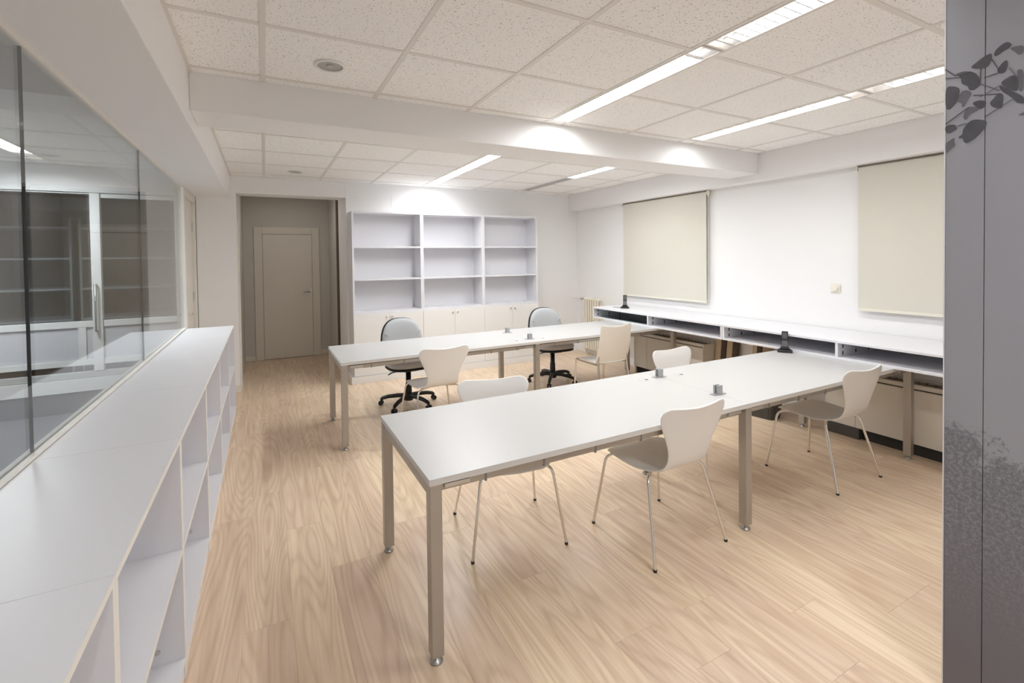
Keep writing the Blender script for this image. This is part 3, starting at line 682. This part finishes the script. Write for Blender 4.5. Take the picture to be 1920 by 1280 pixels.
# ------------------------------------------------------------------ open shelf units along the right wall, resting on the desks
FX = 4.107; SZ0, SZ1 = 0.7405, 0.893
def wall_shelf(y0, y1, divs, label):
    t = thing('wall_shelf_unit', label, 'shelf', (0, (y0+y1)/2, 0), 0, 'long open shelf units along the right wall')
    c = (y0+y1)/2; h = (y1-y0)/2-0.001; xb = X_WALL-0.013
    MB().box(FX-0.004, xb, -h, h, SZ1-0.019, SZ1).build('top_board', M['cool'], t, bevel=0.0015)
    MB().box(FX, xb, -h, h, SZ0, SZ0+0.019).build('bottom_board', M['cool'], t, bevel=0.001, segs=1)
    MB().box(xb-0.008, xb, -h, h, SZ0+0.0195, SZ1-0.0195).build('back_panel', M['cool'], t)
    for y in [y0+0.011, y1-0.011] + divs:
        yy_ = min(max(y-c, -h+0.0095), h-0.0095)
        MB().box(FX, xb-0.009, yy_-0.0095, yy_+0.0095, SZ0+0.0195, SZ1-0.0195).build('divider', M['cool'], t)
    # shelf-pin slots in the divider faces and along the back
    for y in [y1-0.0215] + [d-0.0100 for d in divs]:
        for x in (FX+0.075, FX+0.27, FX+0.47):
            for z in (0.787, 0.843):
                MB().box(x-0.007, x+0.007, y-c-0.0014, y-c+0.0002, z-0.015, z+0.015).build('pin_slot', M['darkgap'], t)
    return t
wall_shelf(3.126, 5.185, [4.145], 'long white open shelf unit at the far end of the right wall')
wall_shelf(0.10, 3.124, [2.078, 1.04], 'long white open shelf unit at the near end of the right wall')
g = MB().box(FX+0.05, FX+0.50, 4.20, 5.12, 0.7605, 0.7655).build('glass_sheet', M['greenglass'], bevel=0.0008, segs=1)
g2 = MB().box(FX+0.03, FX+0.46, 4.18, 4.98, 0.767, 0.772).build('glass_sheet', M['greenglass'], bevel=0.0008, segs=1)
tag(g, 'lower of two greenish glass sheets lying in the far shelf compartment', 'glass sheet', 'loose glass sheets'); tag(g2, 'upper of two greenish glass sheets lying in the far shelf compartment', 'glass sheet', 'loose glass sheets')

# ------------------------------------------------------------------ cordless phones
def phone():
    t = thing('cordless_phone', '', 'phone', (0, 0, 0), 0, 'black cordless phones')
    MB().prism([(-0.055, -0.04), (0.055, -0.04), (0.058, 0.0), (0.045, 0.05), (-0.045, 0.05), (-0.058, 0.0)], 0.0005, 0.022).build('charging_cradle', M['phone'], t, bevel=0.004)
    MB().box(-0.035, 0.035, -0.006, 0.042, 0.022, 0.042).build('cradle_back', M['phone'], t, bevel=0.006)
    h = MB().box(-0.025, 0.025, -0.012, 0.012, 0.0, 0.155).build('handset', M['phone'], t, (0, 0.010, 0.026), bevel=0.008, segs=3)
    h.rotation_euler = (math.radians(-13), 0, 0)
    MB().box(-0.018, 0.018, -0.0135, -0.0118, 0.092, 0.138).build('screen', M['screen'], h)
    for r in range(4):
        for c in range(3):
            MB().box(-0.006, 0.006, -0.0135, -0.0118, -0.003, 0.003).build('key', M['key'], h, ((c-1)*0.0145, 0, 0.026+r*0.0125))
    MB().tube([(-0.05, 0.03, 0.006), (-0.10, 0.05, 0.0045), (-0.16, 0.09, 0.0045)], 0.0025, 6).build('cord', M['phone'], t)
    return t
p0 = phone(); p0.location = (4.04, 2.452, DZ+0.0005); p0.rotation_euler = (0, 0, -1.02); p0['label'] = 'black cordless phone in its cradle on the front bench desk'
dup(p0, (4.345, 4.80, SZ1+0.0005), -0.78, 'black cordless phone in its cradle on top of the wall shelf')

# ------------------------------------------------------------------ things on the right wall
def blind(y0, y1, zb, label, chain):
    t = thing('roller_blind', label, 'blind', (X_WALL-0.05, (y0+y1)/2, 2.372), 0, 'cream roller blinds on the right wall')
    h = (y1-y0)/2; dz = zb-2.372
    MB().box(-0.0008, 0.0008, -h+0.012, h-0.012, dz+0.02, -0.02).build('fabric', M['blind'], t)
    MB().tube([(0.018, -h+0.01, -0.024), (0.018, h-0.01, -0.024)], 0.018, 16).build('roller', M['blind'], t)
    MB().box(-0.012, 0.04, -h+0.005, h-0.005, -0.0045, 0.0025).build('head_rail', M['rail'], t)
    MB().box(-0.006, 0.006, -h+0.012, h-0.012, dz, dz+0.024).build('bottom_bar', M['blindbar'], t, bevel=0.003)
    for s in (-1, 1): MB().box(-0.008, 0.045, s*h-0.008, s*h+0.004, -0.05, 0.002).build('bracket', M['blindbar'], t, bevel=0.003)
    MB().box(-0.012, 0.012, -h-0.028, -h-0.009, -0.075, -0.004).build('chain_wheel', M['blindbar'], t, bevel=0.004)
    for q in (-0.006, 0.006):
        MB().tube([(q, -h-0.018, -0.07), (q, -h-0.018, dz+0.02)], 0.0022, 6).build('chain', M['blindbar'], t)
    return t
blind(3.785, 5.24, 1.022, 'cream roller blind above the far end of the wall shelf', True)
blind(0.75, 2.222, 1.085, 'cream roller blind cut off by the grey print panel', True)
t = thing('wall_dial_switch', 'square cream dial switch on the white wall between the two blinds', 'switch', (X_WALL, 2.418, 1.272))
MB().box(-0.010, 0.0, -0.043, 0.043, -0.042, 0.042).build('back_plate', M['switch'], t, bevel=0.003)
MB().tube([(-0.010, 0, 0), (-0.024, 0, 0)], 0.027, 28).build('dial', M['switch'], t, bevel=0.002)

# column radiator in the corner
t = thing('column_radiator', 'cream column radiator in the corner by the far end of the wall shelf', 'radiator', (4.70, 5.92, 0))
sec = MB()
for dx in (-0.035, 0.035):
    sec.tube([(dx, 0, 0.12), (dx, 0, 0.90)], 0.0135, 10)
sec.tube([(-0.035, 0, 0.12), (0, 0, 0.105), (0.035, 0, 0.12)], 0.0165, 10); sec.tube([(-0.035, 0, 0.90), (0, 0, 0.925), (0.035, 0, 0.90)], 0.0165, 10)
sec.tube([(0, -0.022, 0.118), (0, 0.022, 0.118)], 0.019, 10); sec.tube([(0, -0.022, 0.912), (0, 0.022, 0.912)], 0.019, 10)
sm_ = sec.mesh('section')
for k in range(7): place('section', sm_, M['radiator'], t, (-0.02, -0.17+0.0567*k, 0))
MB().tube([(-0.02, 0.19, 0.912), (-0.02, 0.235, 0.912)], 0.011).tube([(-0.02, 0.235, 0.912), (-0.07, 0.245, 0.912)], 0.019, 14).build('valve', M['steel'], t)
MB().tube([(-0.02, 0.235, 0.912), (-0.02, 0.30, 0.912), (-0.02, 0.50, 0.912)], 0.008).build('pipe', M['radiator'], t)
for s in (-1, 1): MB().box(-0.045, 0.005, s*0.17-0.012, s*0.17+0.012, 0.0, 0.105).build('foot', M['radiator'], t)

# convector casings under the shelf
def convector(y0, y1, label, box):
    t = thing('convector_cabinet', label, 'heater', (0, (y0+y1)/2, 0), 0, 'low convector cabinets under the wall shelf')
    h = (y1-y0)/2; xf = 4.50; xb = X_WALL-0.014
    MB().box(xf, xf+0.016, -h, h, 0.095, 0.520).build('front_panel', M['convector'], t, bevel=0.004)
    for s in (-1, 1): MB().box(xf+0.017, xb, s*h-(0.016 if s > 0 else 0), s*h+(0.016 if s < 0 else 0), 0.0, 0.560).build('side_panel', M['convector'], t, bevel=0.003)
    MB().box(xf+0.015, xf+0.05, -h+0.017, h-0.017, 0.525, 0.560).build('front_lip', M['convector'], t, bevel=0.004)
    MB().box(xb-0.06, xb, -h+0.017, h-0.017, 0.54, 0.560).build('rear_lip', M['convector'], t)
    MB().box(xf+0.05, xb-0.06, -h+0.017, h-0.017, 0.50, 0.515).build('outlet_well', M['darkgap'], t)
    n = int((y1-y0)/0.05)
    for q in range(1, n):
        y = -h+(2*h)*q/n
        MB().box(xf+0.052, xb-0.062, y-0.002, y+0.002, 0.515, 0.555).build('grille_fin', M['rail'], t)
    MB().box(xf+0.04, xb, -h+0.017, h-0.017, 0.0, 0.09).build('base', M['darkgap'], t)
    if box: MB().box(xf-0.004, xf+0.039, h-0.27, h-0.02, 0.0, 0.092).build('base_cover', M['bin'], t, bevel=0.004)
    MB().box(xf-0.0008, xf, -0.002+h-0.24, 0.002+h-0.24, 0.1, 0.518).build('panel_seam', M['rail'], t)
    return t
convector(3.68, 4.80, 'beige convector cabinet with a dark top grille under the far shelf unit', False)
convector(0.95, 2.37, 'beige convector cabinet with a dark base under the near shelf unit', True)

# boards leaning on the wall under the shelf
def board(y0, y1, m, h, lab, xt=4.735):
    o = MB().prism([(xt-0.10, 0.0), (xt-0.076, 0.0), (xt+0.002, h), (xt-0.022, h)], y0, y1, 'xz').build('leaning_board', M[m], bevel=0.002)
    return tag(o, lab, 'board', 'boards leaning under the wall shelf')
board(3.59, 3.66, 'woodlight', 0.66, 'pale wooden board leaning on the wall beside the far convector')
board(3.525, 3.575, 'wooddark', 0.67, 'dark brown batten leaning between the two pale boards')
board(3.445, 3.515, 'woodlight', 0.66, 'narrow pale board leaning between two dark battens')
board(3.375, 3.435, 'wooddark', 0.67, 'dark brown batten leaning right of the narrow pale board')
board(3.155, 3.205, 'woodlight', 0.66, 'yellowish board leaning under the joint of the shelf units')
board(3.105, 3.145, 'wooddark', 0.67, 'dark brown batten leaning beside the tan board')
board(3.00, 3.095, 'woodtan', 0.66, 'tan board leaning nearest the front desk')

# waste bin behind the desk leg
t = thing('waste_bin', 'dark ribbed waste bin on the floor under the front desk', 'bin', (4.38, 2.86, 0), 0.2)
def rr(w, d, n=20, p=4.0):
    out = []
    for k in range(n):
        a = 2*PI*k/n; ca, sa = math.cos(a), math.sin(a)
        out.append((math.copysign(abs(ca)**(2/p), ca)*w, math.copysign(abs(sa)**(2/p), sa)*d))
    return out
lo, hi, li = rr(0.10, 0.12), rr(0.125, 0.15), rr(0.118, 0.143)
b = MB(); n = 20
vs = [(x, y, 0.0) for x, y in lo]+[(x, y, 0.30) for x, y in hi]+[(x, y, 0.30) for x, y in li]+[(x*0.93, y*0.93, 0.008) for x, y in lo]
fs = [(r*n+k, r*n+(k+1)%n, (r+1)*n+(k+1)%n, (r+1)*n+k) for r in range(3) for k in range(n)]+[tuple(range(n))[::-1], tuple(range(3*n, 4*n))]
b.add(vs, fs); b.build('tub', M['bin'], t)
b = MB()
for k in range(n):
    a, c = lo[k], hi[k]; b.tube([(a[0]*1.01, a[1]*1.01, 0.02), (c[0]*1.01, c[1]*1.01, 0.285)], 0.0035, 6)
o = b.build('rib', M['bin'], t); o['kind'] = 'stuff'

# ------------------------------------------------------------------ white shell chairs
def shell_mesh():
    # side profile (y forward, z up), half width, how far the sides wrap forward
    P_ = [(.245,.432,.150,0),(.238,.446,.185,0),(.200,.456,.212,.0),(.13,.457,.226,0),(.05,.452,.228,0),(-.03,.446,.218,0),(-.10,.446,.196,.0),
          (-.158,.456,.172,.004),(-.192,.482,.155,.008),(-.212,.525,.148,.012),(-.226,.580,.158,.016),(-.240,.640,.184,.020),(-.253,.700,.215,.023),
          (-.263,.748,.237,.025),(-.270,.780,.2415,.026),(-.276,.803,.232,.026),(-.280,.818,.212,.025),(-.282,.825,.185,.024)]
    C_ = 10; b = MB(); vs = []
    for i, (y, z, hw, wr) in enumerate(P_):
        for c in range(C_+1):
            u = -1+2*c/C_
            zz = z
            if z > 0.76: zz += (-0.016*(1-abs(u)**1.5))*(z-0.76)/0.065
            if i < 6: zz += -0.006*(1-u*u) - 0.012*max(0, abs(u)-0.6)
            vs.append((u*hw, y + wr*u*u*(hw/.24)**1.2 - (0.012*(u*u) if i < 2 else 0), zz))
    fs = [(i*(C_+1)+c, i*(C_+1)+c+1, (i+1)*(C_+1)+c+1, (i+1)*(C_+1)+c) for i in range(len(P_)-1) for c in range(C_)]
    b.add(vs, fs, True); return b.mesh('seat_shell')
def rounded(pts, r=0.05, n=5):
    pts = [Vector(p) for p in pts]; out = [pts[0]]
    for i in range(1, len(pts)-1):
        a, c, d = pts[i-1], pts[i], pts[i+1]
        ra = min(r, (a-c).length*0.45, (d-c).length*0.45)
        p = c+(a-c).normalized()*ra; q = c+(d-c).normalized()*ra
        for k in range(n+1):
            s = k/n; out.append(p*(1-s)**2 + c*2*s*(1-s) + q*s*s)
    out.append(pts[-1]); return out
def shell_chair():
    t = thing('shell_chair', '', 'chair', (0, 0, 0), 0, 'white shell chairs with chrome legs')
    me = shell_mesh()
    s = place('seat_shell', me, M['shell'], t, (0, -0.016, 0))
    so = s.modifiers.new('thick', 'SOLIDIFY'); so.thickness = 0.011; so.offset = 0
    sb = s.modifiers.new('smooth', 'SUBSURF'); sb.levels = 1; sb.render_levels = 2
    for sx in (-1, 1):
        for sy in (-1, 1):
            path = rounded([(sx*0.02, sy*0.03, 0.425), (sx*0.205, 0.195 if sy > 0 else -0.135, 0.430), (sx*0.267, sy*0.245, 0.008)], 0.055)
            MB().tube(path, 0.0082, 10).build('leg', M['chrome'], t)
            MB().lathe([(0.0, 0.0), (0.0095, 0.0), (0.0098, 0.012), (0.0, 0.013)], (sx*0.267, sy*0.245, 0), 12).build('foot_cap', M['black'], t)
    MB().lathe([(0.0, 0.417), (0.055, 0.418), (0.055, 0.43), (0.03, 0.436), (0.0, 0.437)], seg=18).build('hub_plate', M['chrome'], t)
    return t
ch = shell_chair()
CH = [((1.992, 1.946), 0, 'white shell chair at the near side of the front desk, left of the shared leg'),
      ((3.612, 1.924), -0.012, 'white shell chair at the near side of the front desk, by the wall shelf'),
      ((1.2455, 2.39), PI-0.183, 'white shell chair tucked behind the front desk at its left end, facing the camera'),
      ((3.02, 2.495), PI+0.06, 'white shell chair behind the front desk, right of the joint, facing the camera'),
      ((1.385, 4.10), 0.05, 'white shell chair with its back to the camera at the rear desk')]
for k, ((x, y), r, lab) in enumerate(CH):
    if k == 0: ch.location = (x, y, 0); ch.rotation_euler = (0, 0, r); ch['label'] = lab
    else: dup(ch, (x, y, 0), r, lab)

# ------------------------------------------------------------------ cream chair with a square back
t = thing('cream_side_chair', 'cream square-backed chair with chrome legs at the rear desk', 'chair', (3.305, 4.03, 0), 0.02)
b = MB(); vs = []; rows = 10; cols = 8
for i in range(rows+1):
    f = i/rows; z = 0.465+f*(0.862-0.465); y = -0.205 - 0.045*math.sin(f*PI*0.9)*0.4 - 0.05*f*f + 0.03*(1-f)**3
    hw = 0.226-0.012*f
    for c in range(cols+1):
        u = -1+2*c/cols
        vs.append((u*hw, y+0.02*u*u, z + (0.03*(abs(u)**2.2) if f > 0.85 else 0)*(f-0.85)/0.15))
b.add(vs, [(i*(cols+1)+c, i*(cols+1)+c+1, (i+1)*(cols+1)+c+1, (i+1)*(cols+1)+c) for i in range(rows) for c in range(cols)], True)
o = b.build('backrest', M['cream'], t); so = o.modifiers.new('thick', 'SOLIDIFY'); so.thickness = 0.011; so.offset = 0
o.modifiers.new('smooth', 'SUBSURF').levels = 1
b = MB(); vs = []
for i in range(7):
    f = i/6; y = -0.195+f*0.41; z = 0.462 + 0.012*math.sin(f*PI*0.5) - (0.02*((f-0.8)/0.2)**2 if f > 0.8 else 0) + (0.012*(1-f/0.17) if f < 0.17 else 0)
    for c in range(7):
        u = -1+2*c/6; vs.append((u*(0.195+0.012*f), y, z-0.006*(1-u*u)))
b.add(vs, [(i*7+c, i*7+c+1, (i+1)*7+c+1, (i+1)*7+c) for i in range(6) for c in range(6)], True)
o = b.build('seat', M['shell'], t); so = o.modifiers.new('thick', 'SOLIDIFY'); so.thickness = 0.011; so.offset = 0
o.modifiers.new('smooth', 'SUBSURF').levels = 1
for s in (-1, 1):
    MB().tube(rounded([(s*0.19, 0.17, 0.45), (s*0.20, 0.195, 0.452), (s*0.215, 0.225, 0.0)], 0.02), 0.0105, 10).build('front_leg', M['chrome'], t)
    MB().tube(rounded([(s*0.186, -0.185, 0.66), (s*0.200, -0.178, 0.45), (s*0.225, -0.245, 0.0)], 0.06), 0.0105, 10).build('rear_leg', M['chrome'], t)
    MB().tube([(s*0.198, -0.17, 0.446), (s*0.196, 0.19, 0.446)], 0.0095, 8).build('seat_rail', M['chrome'], t)
MB().tube([(-0.19, -0.1, 0.442), (0.19, -0.1, 0.442)], 0.0085, 8).build('stretcher', M['chrome'], t)

# ------------------------------------------------------------------ blue-grey swivel chairs
def cushion(w, h, th, name, mat, parent, loc, rot, p=2.6, bulge=0.0, rings=6, n=32, taper=0.0):
    """rounded pad in the local xz plane, front face towards -y"""
    vs = []; fs = []
    def ring(s, y):
        out = []
        for k in range(n):
            a = 2*PI*k/n; ca, sa = math.cos(a), math.sin(a)
            x = math.copysign(abs(ca)**(2/p), ca)*w*s; z = math.copysign(abs(sa)**(2/p), sa)*h*s
            x *= 1-taper*max(0, z/h)
            out.append((x, y + bulge*(x/w)**2, z))
        return out
    prof = [(0.0, -th), (0.35, -th), (0.62, -th*0.97), (0.82, -th*0.86), (0.94, -th*0.62), (1.0, -th*0.2), (1.0, th*0.3), (0.96, th*0.6), (0.80, th*0.75), (0.4, th*0.8), (0.0, th*0.8)]
    for s, y in prof[1:-1]: vs += ring(s, y)
    m = len(prof)-2
    fs = [(i*n+k, i*n+(k+1)%n, (i+1)*n+(k+1)%n, (i+1)*n+k) for i in range(m-1) for k in range(n)]
    vs.append((0, prof[0][1], 0)); vs.append((0, prof[-1][1], 0))
    fs += [(len(vs)-2, (k+1)%n, k) for k in range(n)] + [(len(vs)-1, (m-1)*n+k, (m-1)*n+(k+1)%n) for k in range(n)]
    o = MB().add(vs, fs, True).build(name, mat, parent, loc); o.rotation_euler = rot
    return o
def swivel_chair():
    # faces -y
    t = thing('swivel_chair', '', 'office chair', (0, 0, 0), 0, 'blue grey swivel chairs on black bases')
    back = cushion(0.232, 0.245, 0.034, 'backrest', M['fabric'], t, (0, 0.215, 0.682), (math.radians(-7), 0, 0), 2.7, -0.035, taper=0.10)
    for s in (-1, 1):
        path = [(s*0.205, -0.066, 0.09), (s*0.165, -0.045, 0.055), (s*0.138, -0.039, -0.01), (s*0.128, -0.038, -0.09), (s*0.135, -0.039, -0.16)]
        MB().tube(rounded(path, 0.03), 0.004, 6).build('seam_piping', M['fabric'], back)
    cushion(0.238, 0.250, 0.016, 'back_shell', M['black'], t, (0, 0.258, 0.681), (math.radians(-7), 0, 0), 2.7, -0.035, taper=0.10)
    o = cushion(0.245, 0.225, 0.045, 'seat', M['seatfab'], t, (0, -0.02, 0.475), (math.radians(-90), 0, 0), 3.0)
    cushion(0.242, 0.222, 0.016, 'seat_shell', M['black'], t, (0, -0.02, 0.430), (math.radians(-90), 0, 0), 3.0)
    MB().tube(rounded([(0, 0.05, 0.405), (0, 0.29, 0.400), (0, 0.315, 0.60)], 0.08), 0.022, 10).build('back_support', M['black'], t)
    MB().box(-0.085, 0.085, -0.11, 0.10, 0.385, 0.415).build('mechanism', M['black'], t, bevel=0.01)
    MB().tube([(-0.07, -0.05, 0.40), (-0.20, -0.06, 0.392), (-0.245, -0.065, 0.375)], 0.0065, 8).build('height_lever', M['black'], t)
    MB().lathe([(0.0, 0.085), (0.036, 0.085), (0.033, 0.24), (0.028, 0.245), (0.028, 0.39), (0.0, 0.39)], seg=20).build('gas_column', M['black'], t)
    MB().lathe([(0.0, 0.055), (0.045, 0.055), (0.052, 0.075), (0.048, 0.125), (0.038, 0.135), (0.0, 0.136)], seg=20).build('base_hub', M['black'], t)
    return t
def add_base(t, phase):
    for k in range(5):
        a = phase+2*PI*k/5; d = Vector((math.cos(a), math.sin(a), 0))
        L_ = MB(); pts = [d*0.03+Vector((0,0,0.105)), d*0.12+Vector((0,0,0.105)), d*0.22+Vector((0,0,0.095)), d*0.285+Vector((0,0,0.078)), d*0.305+Vector((0,0,0.062))]
        L_.tube(pts, 0.026, 8, r_end=0.017)
        arm = L_.build('base_arm', M['black'], t)
        side = Vector((-d.y, d.x, 0)); c = d*0.305
        w = MB()
        for s in (-1, 1): w.tube([c+side*s*0.007+Vector((0,0,0.026)), c+side*s*0.024+Vector((0,0,0.026))], 0.0255, 14)
        w.tube([c+Vector((0,0,0.026)), c+Vector((0,0,0.066))], 0.007, 8)
        w.build('castor', M['black'], arm)
    return t
SW = [((1.38, 4.95), 0.06, 1.414, 'blue grey swivel chair at the rear desk, in front of the left bookcase'),
      ((3.275, 4.965), -0.10, 1.47, 'blue grey swivel chair at the rear desk, in front of the right bookcase')]
for (x, y), r, ph, lab in SW:
    s = add_base(swivel_chair(), ph-r); s.location = (x, y, 0); s.rotation_euler = (0, 0, r); s['label'] = lab

bpy.context.view_layer.update()
